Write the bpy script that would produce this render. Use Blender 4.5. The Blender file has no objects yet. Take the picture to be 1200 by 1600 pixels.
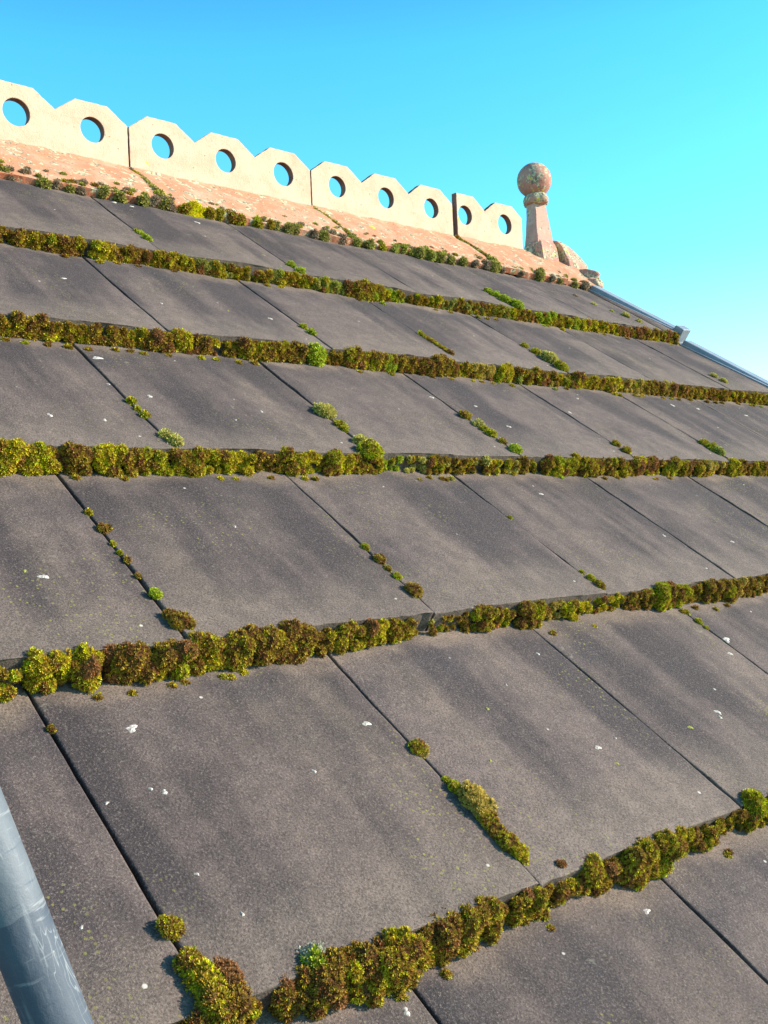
import bpy, math, random
import numpy as np
from mathutils import Matrix, Vector, noise
from mathutils.bvhtree import BVHTree

# ------------------------------------------------------------------ frame
S = 0.35                                   # one course gauge in metres
PITCH = math.radians(37)
RM = Matrix(((1, 0, 0), (0, math.cos(PITCH), -math.sin(PITCH)), (0, math.sin(PITCH), math.cos(PITCH))))
ORG = Vector((0, 0, 5.8))
def W(u, v, z=0.0):                        # roof coordinates (courses) -> world metres
    return RM @ (Vector((u, v, z)) * S) + ORG
TH = 0.0848                                # tile thickness in courses
TW = 0.9263                                # tile width in courses

# ------------------------------------------------------------------ camera
sc = bpy.context.scene
cam = bpy.data.objects.new('camera', bpy.data.cameras.new('camera'))
sc.collection.objects.link(cam); sc.camera = cam
CR = Matrix(((0.75512291, 0.02017469, -0.65527274), (-0.54793727, 0.56819439, -0.61393801), (0.35993629, 0.82264702, 0.44011107)))
cam.matrix_world = Matrix.Translation(W(-2.16481345, -0.85415007, 1.83063874)) @ (RM @ CR).to_4x4()
cam.data.sensor_fit = 'VERTICAL'; cam.data.sensor_height = 36
cam.data.lens = 36 * 1644.248 / 1600
cam.data.clip_start = 0.02; cam.data.clip_end = 5000
# ------------------------------------------------------------------ light
SUN_EL, SUN_AZ = math.radians(25), math.radians(180 - 50)      # azimuth from +Y towards +X
wd = bpy.data.worlds.new('World'); sc.world = wd; wd.use_nodes = True
nt = wd.node_tree; nt.nodes.clear()
sky = nt.nodes.new('ShaderNodeTexSky'); sky.sky_type = 'NISHITA'; sky.sun_disc = False
sky.sun_elevation = SUN_EL; sky.sun_rotation = SUN_AZ
sky.air_density = 1.0; sky.dust_density = 0.3; sky.ozone_density = 1.0
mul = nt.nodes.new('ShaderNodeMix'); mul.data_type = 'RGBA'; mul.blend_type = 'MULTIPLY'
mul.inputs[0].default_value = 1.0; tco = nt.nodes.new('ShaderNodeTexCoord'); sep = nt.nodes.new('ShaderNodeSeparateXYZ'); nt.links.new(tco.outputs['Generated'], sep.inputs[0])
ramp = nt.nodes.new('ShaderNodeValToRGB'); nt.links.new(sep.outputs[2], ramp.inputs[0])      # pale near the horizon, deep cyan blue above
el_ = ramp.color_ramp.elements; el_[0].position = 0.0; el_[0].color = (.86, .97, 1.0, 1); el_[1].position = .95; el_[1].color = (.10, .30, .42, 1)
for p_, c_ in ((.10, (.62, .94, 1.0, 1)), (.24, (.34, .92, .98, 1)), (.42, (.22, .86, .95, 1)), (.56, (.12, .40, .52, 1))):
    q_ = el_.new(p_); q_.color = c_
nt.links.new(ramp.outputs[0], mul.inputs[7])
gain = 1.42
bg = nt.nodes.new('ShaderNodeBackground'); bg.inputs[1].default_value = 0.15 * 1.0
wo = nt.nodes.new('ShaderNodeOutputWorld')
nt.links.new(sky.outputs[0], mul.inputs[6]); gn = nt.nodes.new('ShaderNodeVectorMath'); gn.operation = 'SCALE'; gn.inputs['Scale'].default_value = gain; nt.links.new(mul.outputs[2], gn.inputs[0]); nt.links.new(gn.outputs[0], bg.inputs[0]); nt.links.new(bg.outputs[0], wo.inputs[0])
sun = bpy.data.objects.new('sun', bpy.data.lights.new('sun', 'SUN'))
sun.data.energy = 4.8; sun.data.angle = math.radians(0.5); sun.data.color = (1.0, 0.86, 0.71)
sd = Vector((math.sin(SUN_AZ) * math.cos(SUN_EL), math.cos(SUN_AZ) * math.cos(SUN_EL), math.sin(SUN_EL)))
sun.rotation_euler = sd.to_track_quat('Z', 'Y').to_euler(); sun.location = (0, 0, 20)
sc.collection.objects.link(sun)
sc.view_settings.view_transform = 'Standard'; sc.view_settings.look = 'None'
sc.view_settings.exposure = 0.88; sc.view_settings.gamma = 1

# ------------------------------------------------------------------ helpers
rng = np.random.default_rng(11); random.seed(5)
def mesh(name, V, F, cols=None, smooth=False, mats=(), midx=None):
    """V (N,3); F list of int arrays (M,k)"""
    me = bpy.data.meshes.new(name); V = np.asarray(V, np.float32)
    F = [np.asarray(f, np.int32) for f in F if len(f)]
    me.vertices.add(len(V)); me.vertices.foreach_set('co', V.ravel())
    loops = np.concatenate([f.ravel() for f in F]); tot = np.concatenate([np.full(len(f), f.shape[1], np.int32) for f in F])
    start = np.concatenate([[0], np.cumsum(tot)[:-1]]).astype(np.int32)
    me.loops.add(len(loops)); me.loops.foreach_set('vertex_index', loops)
    me.polygons.add(len(tot)); me.polygons.foreach_set('loop_start', start)
    me.polygons.foreach_set('use_smooth', np.full(len(tot), smooth))
    if midx is not None: me.polygons.foreach_set('material_index', np.asarray(midx, np.int32))
    me.update(calc_edges=True); me.validate()
    if cols is not None:
        a = me.color_attributes.new('Col', 'FLOAT_COLOR', 'POINT'); c = np.ones((len(V), 4), np.float32); c[:, :3] = cols
        a.data.foreach_set('color', c.ravel())
    for m in mats: me.materials.append(m)
    return me
def obj(name, me, parent=None, loc=None, rot=None):
    o = bpy.data.objects.new(name, me); sc.collection.objects.link(o)
    if parent: o.parent = parent
    if loc is not None: o.location = loc
    if rot is not None: o.rotation_euler = rot
    return o
def tag(o, label=None, cat=None, group=None, kind=None):
    if label: o['label'] = label
    if cat: o['category'] = cat
    if group: o['group'] = group
    if kind: o['kind'] = kind
    return o
def grid(nu, nv, off=0):
    i, j = np.meshgrid(np.arange(nu - 1), np.arange(nv - 1), indexing='ij'); a = (i * nv + j + off).ravel()
    return np.stack([a, a + nv, a + nv + 1, a + 1], 1)
def n3(P, sc_, seed=0.0):                  # vectorless perlin sampling
    return np.array([noise.noise(Vector((x * sc_ + seed, y * sc_ - seed, z * sc_ + seed * .37))) for x, y, z in P])
class N:                                   # tiny shader builder
    def __init__(s, name):
        s.m = bpy.data.materials.new(name); s.m.use_nodes = True; s.t = s.m.node_tree
        s.b = s.t.nodes['Principled BSDF']; s.out = s.t.nodes['Material Output']
    def n(s, typ, ins=None, **kw):
        x = s.t.nodes.new(typ)
        for k, v in kw.items(): setattr(x, k, v)
        for k, v in (ins or {}).items(): s.set(x.inputs[k], v)
        return x
    def set(s, sock, v):
        if isinstance(v, bpy.types.NodeSocket): s.t.links.new(v, sock)
        else: sock.default_value = v
    def math(s, op, a, b=0.0, c=0.0, clamp=False):
        x = s.n('ShaderNodeMath', {0: a, 1: b, 2: c}, operation=op); x.use_clamp = clamp; return x.outputs[0]
    def ss(s, v, a, b, lo=0.0, hi=1.0):     # smoothstep (a may exceed b)
        inv = a > b
        x = s.n('ShaderNodeMapRange', {0: v, 1: min(a, b), 2: max(a, b), 3: hi if inv else lo, 4: lo if inv else hi}, interpolation_type='SMOOTHSTEP'); return x.outputs[0]
    def mix(s, f, a, b, mode='MIX'):
        x = s.n('ShaderNodeMix', data_type='RGBA', blend_type=mode); x.clamp_factor = True
        s.set(x.inputs[0], f)
        for i, v in ((6, a), (7, b)): s.set(x.inputs[i], v if isinstance(v, bpy.types.NodeSocket) else (*v, 1.0))
        return x.outputs[2]
    def noise(s, vec, scale, detail=4, rough=.55, w=None, dist=0.0):
        ins = {'Vector': vec, 'Scale': scale, 'Detail': detail, 'Roughness': rough, 'Distortion': dist}
        x = s.n('ShaderNodeTexNoise', noise_dimensions='4D' if w is not None else '3D')
        for k, v in ins.items(): s.set(x.inputs[k], v)
        if w is not None: s.set(x.inputs['W'], w)
        return x.outputs['Fac']
    def vor(s, vec, scale, rnd=1.0):
        x = s.n('ShaderNodeTexVoronoi', {'Vector': vec, 'Scale': scale, 'Randomness': rnd}); return x
    def mapping(s, vec, scale=(1, 1, 1), rot=(0, 0, 0), loc=(0, 0, 0)):
        return s.n('ShaderNodeMapping', {'Vector': vec, 'Scale': scale, 'Rotation': rot, 'Location': loc}).outputs[0]
    def bump(s, h, dist, strength=1.0, prev=None):
        ins = {'Height': h, 'Distance': dist, 'Strength': strength}
        if prev is not None: ins['Normal'] = prev
        return s.n('ShaderNodeBump', ins).outputs[0]
    def fin(s, col, rough=.85, nor=None, spec=.3, metal=0.0):
        s.set(s.b.inputs['Base Color'], col if isinstance(col, bpy.types.NodeSocket) else (*col, 1)); s.set(s.b.inputs['Roughness'], rough)
        s.set(s.b.inputs['Specular IOR Level'], spec); s.set(s.b.inputs['Metallic'], metal)
        if nor is not None: s.set(s.b.inputs['Normal'], nor)
        return s.m

# ------------------------------------------------------------------ materials
def mat_slate():
    s = N('weathered_grey_tile'); tc = s.n('ShaderNodeTexCoord').outputs['Object']
    r = s.math('MULTIPLY', s.n('ShaderNodeObjectInfo').outputs['Random'], 60.0)
    xyz = s.n('ShaderNodeSeparateXYZ', {0: tc}); y = s.math('DIVIDE', xyz.outputs[1], S)
    wob = s.noise(tc, 9, 3, .6, w=r)
    skew = s.mapping(tc, (1, .13, 1), (0, 0, .05))
    streak = s.noise(skew, 11, 3, .55, w=r)
    fine_st = s.noise(s.mapping(tc, (1, .12, 1), (0, 0, .06)), 60, 3, .6, w=r)
    blot = s.noise(tc, 8.5, 4, .55, w=s.math('ADD', r, 7.3))
    mott = s.noise(tc, 45, 4, .65, w=r)
    k = s.math('ADD', s.math('MULTIPLY', streak, .72), s.math('ADD', s.math('MULTIPLY', blot, .26), s.math('MULTIPLY', fine_st, .12)))
    c = s.mix(s.ss(k, .465, .62), (.058, .045, .047), (.150, .112, .100))
    c = s.mix(s.math('MULTIPLY', s.ss(s.noise(skew, 11, 3, .5, w=s.math('ADD', r, 21.)), .55, .75), .55), c, (.235, .178, .142))
    # pale brown wash below the moss above, and towards the exposed lower edge
    yy = s.math('ADD', y, s.math('MULTIPLY', s.math('SUBTRACT', wob, .5), .40))
    c = s.mix(s.math('MULTIPLY', s.ss(yy, .86, 1.00), .75), c, (.235, .172, .130))
    c = s.mix(s.math('MULTIPLY', s.math('MULTIPLY', s.ss(yy, .62, .78), s.ss(yy, .95, .86)), s.math('MULTIPLY', s.ss(blot, .40, .62), .65)), c, (.040, .036, .044))
    c = s.mix(s.math('MULTIPLY', s.ss(yy, .34, .04), .62), c, (.21, .163, .133))
    # mottle and grit
    c = s.mix(s.ss(mott, .35, .70), s.mix(.35, c, (.035, .032, .032)), c)
    g1 = s.noise(tc, 480, 3, .75); g2 = s.noise(tc, 900, 1, .6)
    c = s.mix(s.ss(g1, .36, .52), s.mix(.50, c, (.016, .013, .013)), c)
    c = s.mix(s.math('MULTIPLY', s.ss(g1, .55, .68), .36), c, (.34, .275, .235))
    c = s.mix(s.math('MULTIPLY', s.ss(g2, .60, .74), .20), c, (.42, .35, .30))
    tone = s.math('ADD', .93, s.math('MULTIPLY', s.math('FRACT', r), .14))
    c = s.mix(1.0, c, s.n('ShaderNodeCombineColor', {0: tone, 1: tone, 2: tone}).outputs[0], 'MULTIPLY')
    # faint pale grey lichen blooms
    lb = s.noise(tc, 55, 4, .7, w=s.math('ADD', r, 31.))
    c = s.mix(s.math('MULTIPLY', s.ss(lb, .64, .72), .35), c, (.30, .28, .22))
    # tiny yellow green lichen dots in drifts
    drift = s.ss(s.noise(tc, 6, 2, .5, w=s.math('ADD', r, 3.)), .50, .66)
    d = s.vor(tc, 210); on = s.math('MULTIPLY', s.ss(d.outputs['Distance'], .34, .20), s.math('GREATER_THAN', s.n('ShaderNodeSeparateColor', {0: d.outputs['Color']}).outputs[0], .66))
    c = s.mix(s.math('MULTIPLY', s.math('MULTIPLY', on, drift), .75), c, (.23, .22, .05))
    # sparse white flecks
    d2 = s.vor(tc, 30); on2 = s.math('MULTIPLY', s.ss(d2.outputs['Distance'], .075, .04), s.math('GREATER_THAN', s.n('ShaderNodeSeparateColor', {0: d2.outputs['Color']}).outputs[1], .80))
    c = s.mix(s.math('MULTIPLY', on2, .8), c, (.55, .52, .46))
    nb = s.bump(s.noise(tc, 60, 5, .7), .0022, .5)
    nb = s.bump(g1, .0012, .7, nb)
    return s.fin(c, .88, nb, .25)
def mat_clay(name, base, pale, dark, patch=.45, lichen=.0, yellow=.0, pits=.2):
    s = N(name); tc = s.n('ShaderNodeTexCoord').outputs['Object']
    r = s.math('MULTIPLY', s.n('ShaderNodeObjectInfo').outputs['Random'], 40.0)
    a = s.noise(tc, 16, 5, .62, w=r); b = s.noise(tc, 60, 5, .7, w=r); g = s.noise(tc, 330, 2, .7)
    c = s.mix(s.ss(a, patch - .10, patch + .18), base, pale)
    c = s.mix(s.math('MULTIPLY', s.ss(b, .55, .74), .55), c, dark)
    c = s.mix(s.math('MULTIPLY', s.ss(g, .50, .70), .25), c, dark)
    v = s.vor(tc, 95); on = s.math('MULTIPLY', s.ss(v.outputs['Distance'], .22, .10), s.math('GREATER_THAN', s.n('ShaderNodeSeparateColor', {0: v.outputs['Color']}).outputs[0], 1 - pits))
    c = s.mix(s.math('MULTIPLY', on, .7), c, tuple(x * .35 for x in dark))
    if lichen:
        l = s.noise(tc, 38, 6, .72, w=s.math('ADD', r, 5.)); l2 = s.noise(tc, 120, 3, .7)
        c = s.mix(s.ss(l, .60 - lichen * .3, .66 - lichen * .3), c, s.mix(s.ss(l2, .42, .58), (.16, .15, .11), (.60, .54, .34)))
    if yellow:
        l = s.noise(tc, 30, 5, .65, w=s.math('ADD', r, 11.))
        c = s.mix(s.ss(l, .68 - yellow * .3, .72 - yellow * .3), c, (.62, .50, .06))
    nb = s.bump(b, .003, .5); nb = s.bump(g, .0015, .7, nb)
    return s.fin(c, .85, nb, .25)
def mat_moss(name='moss'):
    s = N(name); at = s.n('ShaderNodeVertexColor', layer_name='Col').outputs[0]
    tc = s.n('ShaderNodeTexCoord').outputs['Object']
    c = s.mix(s.ss(s.noise(tc, 300, 2, .6), .35, .65), s.mix(.35, at, (.06, .045, .012)), at)
    s.fin(c, .8, None, .2)
    tr = s.n('ShaderNodeBsdfTranslucent', {0: c}); mx = s.n('ShaderNodeMixShader', {0: .22, 1: s.b.outputs[0], 2: tr.outputs[0]})
    s.t.links.new(mx.outputs[0], s.out.inputs[0]); return s.m
def mat_lichen(name, col, col2):
    s = N(name); tc = s.n('ShaderNodeTexCoord').outputs['Object']
    n = s.noise(tc, 260, 4, .7); c = s.mix(s.ss(n, .38, .62), col2, col)
    return s.fin(c, .9, s.bump(n, .002, .8), .15)
def mat_pole():
    s = N('scratched_galvanised_steel'); tc = s.n('ShaderNodeTexCoord').outputs['Object']
    a = s.noise(tc, 22, 5, .65); b = s.noise(s.mapping(tc, (1, 1, .08)), 150, 3, .6); ring = s.noise(s.mapping(tc, (.35, .35, 3.0)), 60, 3, .7)
    z = s.n('ShaderNodeSeparateXYZ', {0: tc}).outputs[2]
    band = s.math('LESS_THAN', s.math('ADD', z, s.math('MULTIPLY', s.noise(tc, 50, 2), .006)), -.003)
    c = s.mix(s.ss(a, .36, .66), (.080, .095, .118), (.135, .152, .175))
    c = s.mix(s.math('MULTIPLY', band, .60), s.mix(.30, c, (.19, .215, .24)), (.036, .052, .082))
    c = s.mix(s.math('MULTIPLY', s.ss(b, .56, .70), .35), c, (.27, .29, .31))
    c = s.mix(s.math('MULTIPLY', s.ss(ring, .58, .68), .50), c, (.30, .31, .32))
    c = s.mix(s.math('MULTIPLY', s.ss(ring, .42, .32), .45), c, (.045, .07, .11))
    for sc_, rot_, md in ((130, (.3, .2, .1), .5), (90, (-.5, .3, .4), .47)):
        ln_ = s.noise(s.mapping(tc, (1, 1, .18), rot_), sc_, 2, .5, dist=.6)
        line = s.ss(s.math('ABSOLUTE', s.math('SUBTRACT', ln_, md)), .012, .002)
        c = s.mix(s.math('MULTIPLY', s.math('MULTIPLY', line, s.ss(s.noise(tc, 30, 2), .50, .62)), .38), c, (.42, .44, .44))
    return s.fin(c, s.ss(a, .3, .7, .55, .72), s.bump(s.noise(tc, 130, 4, .7), .0008, .6), .35, .15)
def mat_plain(name, c1, c2, scale=20, rough=.6, bump=.001, metal=0.0, spec=.4):
    s = N(name); tc = s.n('ShaderNodeTexCoord').outputs['Object']; n = s.noise(tc, scale, 5, .6)
    return s.fin(s.mix(s.ss(n, .35, .65), c1, c2), rough, s.bump(n, bump, .5), spec, metal)
def mat_brick():
    s = N('red_brick'); tc = s.n('ShaderNodeTexCoord').outputs['Object']
    x = s.n('ShaderNodeSeparateXYZ', {0: tc}); v = s.n('ShaderNodeCombineXYZ', {0: s.math('ADD', x.outputs[0], x.outputs[1]), 1: x.outputs[2]}).outputs[0]
    br = s.n('ShaderNodeTexBrick', {'Vector': v, 'Color1': (.30, .11, .07, 1), 'Color2': (.22, .08, .05, 1), 'Mortar': (.35, .32, .28, 1), 'Scale': 1.0, 'Mortar Size': .005, 'Brick Width': .225, 'Row Height': .075})
    return s.fin(br.outputs[0], .9, s.bump(br.outputs['Fac'], .004, -.5))
SLATE = mat_slate(); MOSS = mat_moss()
BUFF = mat_clay('buff_clay', (.58, .39, .27), (.64, .465, .335), (.42, .26, .17), .42, 0, .07, .14)
CUT = mat_clay('red_clay_edge', (.17, .085, .065), (.28, .15, .11), (.08, .05, .04), .5)
PINK = mat_clay('pink_clay', (.50, .225, .125), (.53, .33, .22), (.20, .11, .07), .54, .26, .04, .5)
RED = mat_clay('orange_mortar', (.48, .15, .075), (.48, .26, .17), (.25, .12, .08), .55, .25, 0, .3)
TERRA = mat_clay('finial_terracotta', (.52, .30, .235), (.62, .42, .33), (.27, .15, .13), .48, .12, .05, .2)
TERRAL = mat_clay('lichened_terracotta', (.46, .22, .17), (.52, .34, .25), (.22, .13, .11), .5, .42, .30, .25)
WHITE = mat_lichen('white_lichen', (.66, .62, .56), (.28, .25, .22)); YEL = mat_lichen('yellow_lichen', (.36, .37, .07), (.20, .20, .06))
BRIGHT = mat_lichen('bright_yellow_lichen', (.85, .78, .03), (.55, .50, .02))
LEAD = mat_plain('pale_grey_metal', (.20, .235, .28), (.30, .33, .37), 14, .45, .001, .2)
DECK = mat_plain('dark_felt', (.015, .014, .013), (.03, .028, .025), 30, .95)
STEEL = mat_pole()

# ------------------------------------------------------------------ ground and house shell
me = mesh('ground', [(-1500, -1500, 0), (1500, -1500, 0), (1500, 1500, 0), (-1500, 1500, 0)], [[(0, 1, 2, 3)]], mats=[mat_plain('grass_field', (.035, .055, .018), (.07, .085, .03), .6, .95, .02)])
tag(obj('ground', me), kind='structure')
UL, VB, VT = -3.6, -2.02, 5.60             # left end, lower edge, apex of the roof (courses)
def verge_u(v): return 5.325 + (4.97 - v) * .155
house = obj('house_wall', None, loc=(0, 0, 0)); tag(house, 'red brick house walls standing under the grey tiled roof', 'wall')
yb = W(0, VB + .35).y; yt = W(0, VT).y; yback = 2 * yt - yb; zf = W(0, VB + .35, -.3).z; zt = W(0, VT, -.3).z
x0 = (UL + .2) * S; xs = [(verge_u(VB) - .15) * S, (verge_u(VT) - .15) * S, (verge_u(VT) - .15) * S]
V = [(x0, yb, 0), (x0, yb, zf), (x0, yt, zt), (x0, yback, zf), (x0, yback, 0), (xs[0], yb, 0), (xs[0], yb, zf), (xs[1], yt, zt), (xs[2], yback, zf), (xs[2], yback, 0)]
me = mesh('brick_wall', V, [[(0, 5, 6, 1), (4, 3, 8, 9)], [(0, 1, 2, 3, 4), (9, 8, 7, 6, 5)]], mats=[mat_brick()])
obj('brick_wall', me, house)

# ------------------------------------------------------------------ roof
roof = obj('tiled_roof', None); roof.matrix_world = Matrix.Translation(ORG) @ RM.to_4x4()
tag(roof, 'grey concrete tiled roof slope with moss growing along every course', 'roof')
def prism(u0a, u1a, v0, u0b, u1b, v1, z0, z1):     # slab in roof metres
    P = [(u0a, v0), (u1a, v0), (u1b, v1), (u0b, v1)]
    V = [(a * S, b * S, z * S) for z in (z0, z1) for a, b in P]
    return V, [[(3, 2, 1, 0), (4, 5, 6, 7), (0, 1, 5, 4), (1, 2, 6, 5), (2, 3, 7, 6), (3, 0, 4, 7)]]
V, F = prism(UL, verge_u(VB) - .03, VB, UL, verge_u(VT) - .03, VT - .04, -.26, -.115)
obj('roof_deck', mesh('roof_deck', V, F, mats=[DECK]), roof)
# back slope: one plain slab mirrored about the ridge
a1 = W(0, VT, -.12); a2 = Vector((0, 2 * a1.y - W(0, VB, -.12).y, W(0, VB, -.12).z))
V = []
for x in (UL * S, (verge_u(VT)) * S):
    for q, dz in ((a1, 0), (a2, 0), (a2, -.05), (a1, -.05)): V.append((x, q.y, q.z + dz))
me = mesh('back_slope', V, [[(0, 4, 5, 1), (3, 2, 6, 7), (1, 5, 6, 2), (0, 3, 7, 4)], [(0, 1, 2, 3), (4, 7, 6, 5)]], mats=[SLATE])
bs = obj('back_slope', me); bs.parent = roof; bs.matrix_parent_inverse = roof.matrix_world.inverted()

GAP = .0065
def tile(k, u0, idx):
    """one flat tile, object origin at its lower left corner"""
    ul, ur = u0 + GAP / 2, u0 + TW - GAP / 2
    ln = 1.13 if k < 4 else 1.22
    def right(v): return min(ur, verge_u(v))
    def edges(n, e=.012): m = np.linspace(e, 1 - e, n); return np.concatenate([[0, e * .25, e * .6], m, [1 - e * .6, 1 - e * .25, 1]])
    nu, nv = 34, 40
    A = edges(nu); B = edges(nv) ; NU, NV = len(A), len(B)
    a, b = np.meshgrid(A, B, indexing='ij')
    v = b * ln; w = np.vectorize(lambda q: right(k + q) - ul)(v); u = a * w
    rs = idx * 7.31; rot_ = (rng.random() - .5) * .007
    nx = n3(np.stack([u.ravel() * S, v.ravel() * S, u.ravel() * 0], 1), 38, rs).reshape(u.shape)
    nl = n3(np.stack([u.ravel() * S, v.ravel() * S, u.ravel() * 0], 1), 7, rs + 3).reshape(u.shape)
    jag = n3(np.stack([u.ravel() * S, v.ravel() * S, u.ravel() * 0 + 9], 1), 190, rs).reshape(u.shape)
    camb = (.011 if k >= 3 else .006) * (1 - (2 * a - 1) ** 2)
    tw = (rng.random(2) - .5) * .012
    z = TH * (1 - v) + camb + .004 * nl + .0022 * nx + tw[0] * (a - .5) * (1 - b) + tw[1] * .3 * (1 - b)
    d = np.minimum(np.minimum(a * w, (1 - a) * w), b * ln)
    z -= .0035 * np.clip(1 - d / .006, 0, 1) ** 2 * (1 + .8 * jag)
    border = (a == 0) | (a == 1) | (b == 0)
    ins = border * (.0035 * np.abs(jag) + .002 * np.abs(nx) + .010 * np.clip(nx - .28, 0, .3))
    u = u + np.where(a == 0, ins, 0) - np.where(a == 1, ins, 0) + .0022 * nl + rot_ * (v - .5) * np.where(w > .8, 1, 0)
    vv = v + np.where(b == 0, ins * 1.6 + .006 * nl, 0)
    top = np.stack([u, vv, z], 2).reshape(-1, 3) * S
    idm = np.arange(NU * NV).reshape(NU, NV)
    ring = np.concatenate([idm[:, 0], idm[-1, 1:], idm[-2::-1, -1], idm[0, -2:0:-1]])
    bot = top[ring].copy(); bot[:, 2] = (TH * (1 - bot[:, 1] / S) - TH * .97) * S
    n0 = len(top); m = len(ring); q = np.arange(m); q2 = (q + 1) % m
    side = np.stack([ring, n0 + q, n0 + q2, ring[q2]], 1)
    me = mesh('roof_tile', np.concatenate([top, bot]), [grid(NU, NV), side, (n0 + np.arange(m))[::-1][None]], mats=[SLATE])
    sm = np.zeros(len(me.polygons), bool); sm[:(NU - 1) * (NV - 1)] = True; me.polygons.foreach_set('use_smooth', sm)
    return obj('roof_tile', me, roof, (ul * S, k * S, 0))
OFF = {-2: -1.571, -1: -1.573, 0: -1.131, 1: -.690, 2: -.248, 3: .194, 4: .635}
OFF[-2] = OFF[-1] - .4416
TILES = {}; cnt = 0
for k in range(-2, 5):
    j0 = -3 if k > -1 else -2
    u = OFF[k] + TW * (-math.floor((OFF[k] - (UL + .9)) / TW))
    while u < verge_u(k) - .1:
        if verge_u(k) - u > .12:
            TILES[(k, round(u, 3))] = tile(k, u, cnt); cnt += 1
        u += TW
print('tiles', cnt)
def surf_z(u, v):
    k = math.floor(v); return TH * (1 - (v - k)) if v < 5 else 0.0
def tile_at(u, v):
    k = math.floor(v); best = None
    for (kk, uu), o in TILES.items():
        if kk == min(k, 4) and uu <= u < uu + TW: best = o
    return best

# ------------------------------------------------------------------ lichen patches lying on the tiles (sub-parts)
BV = {}
def tile_z(o, x, y):
    if o.name not in BV: BV[o.name] = BVHTree.FromPolygons([q.co[:] for q in o.data.vertices], [q.vertices[:] for q in o.data.polygons])
    h = BV[o.name].ray_cast(Vector((x, y, .1)), Vector((0, 0, -1)))[0]
    return h.z if h else None
def patch(u, v, r, m, name, i):
    o = tile_at(u, v)
    if o is None: return
    n = 18; th = np.linspace(0, 2 * math.pi, n, endpoint=False)
    rr = r * (1 + .28 * np.sin(2 * th + i) + .22 * np.sin(3 * th + 2 * i) + .16 * np.sin(5 * th + i * 3)) * S * .8
    asp = .75 + .5 * random.random()
    ox, oy = u * S - o.location.x, v * S - o.location.y; z0 = tile_z(o, ox, oy)
    if z0 is None: return
    P = [(0, 0, .0007)]
    for f, zz in ((.7, .0006), (1.0, -.0003)):
        for a, q in zip(th, rr):
            x, y = math.cos(a) * q * f * asp, math.sin(a) * q * f; h = tile_z(o, ox + x, oy + y)
            P.append((x, y, (h - z0 if h is not None else -.002) + zz))
    F3 = [(0, 1 + j, 1 + (j + 1) % n) for j in range(n)]; F4 = [(1 + j, 1 + n + j, 1 + n + (j + 1) % n, 1 + (j + 1) % n) for j in range(n)]
    me = mesh(name, P, [F3, F4], mats=[m], smooth=True)
    obj(name, me, o, (ox, oy, z0))
WH = [(-0.943, 0.779, 0.0174), (-0.286, 0.643, 0.0143), (-0.991, 0.571, 0.0059), (-0.966, 0.551, 0.0089), (-1.105, 0.56, 0.0057), (-0.967, 1.356, 0.0142), (-0.627, 2.24, 0.0157), (-0.43, 2.221, 0.0116), (-0.2, 2.82, 0.0211), (-0.264, 2.559, 0.0075), (-0.135, 2.457, 0.0126), (-0.214, 1.58, 0.0087), (0.419, 0.352, 0.0137), (1.104, 0.364, 0.0156), (1.086, 0.34, 0.0089), (1.671, 0.711, 0.0234), (1.578, 0.631, 0.0152), (0.608, 0.807, 0.0088), (-0.702, -0.12, 0.0121), (0.128, -0.137, 0.0117), (-1.01, 0.305, 0.0055), (-0.97, 0.176, 0.0067), (-1.29, 0.259, 0.0049), (1.799, 2.565, 0.0133), (1.565, 2.654, 0.0131), (0.333, 2.357, 0.0107), (0.153, 2.264, 0.0077), (1.566, 1.777, 0.0118), (-0.558, 0.512, 0.0081), (2.019, 1.372, 0.0119), (-0.076, 3.551, 0.0118), (0.948, 3.336, 0.0131), (0.341, 3.37, 0.0092), (0.76, 4.91, 0.019), (0.857, 4.877, 0.0153), (1.257, 4.776, 0.0198), (3.882, 2.792, 0.0213), (4.156, 2.771, 0.0174), (4.697, 2.72, 0.0182), (1.83, 2.328, 0.013), (2.577, 2.571, 0.0146), (2.881, 2.785, 0.0116), (2.469, 1.28, 0.0125), (0.527, 0.37, 0.006), (0.33, 0.687, 0.0062)]
YL = [(-1.009, 1.39, 0.0089), (0.9, 0.336, 0.0128), (0.16, 0.6, 0.0078), (-0.007, 0.406, 0.0078), (0.425, 0.276, 0.0077), (0.702, 3.356, 0.0096), (1.561, 4.286, 0.0155), (1.446, 4.273, 0.0115)]
for i, (u, v, r) in enumerate(WH): patch(u, v, r, WHITE, 'white_lichen', i * 1.7)
for i, (u, v, r) in enumerate(YL): patch(u, v, r, YEL, 'yellow_lichen', i * 2.3)

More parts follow.
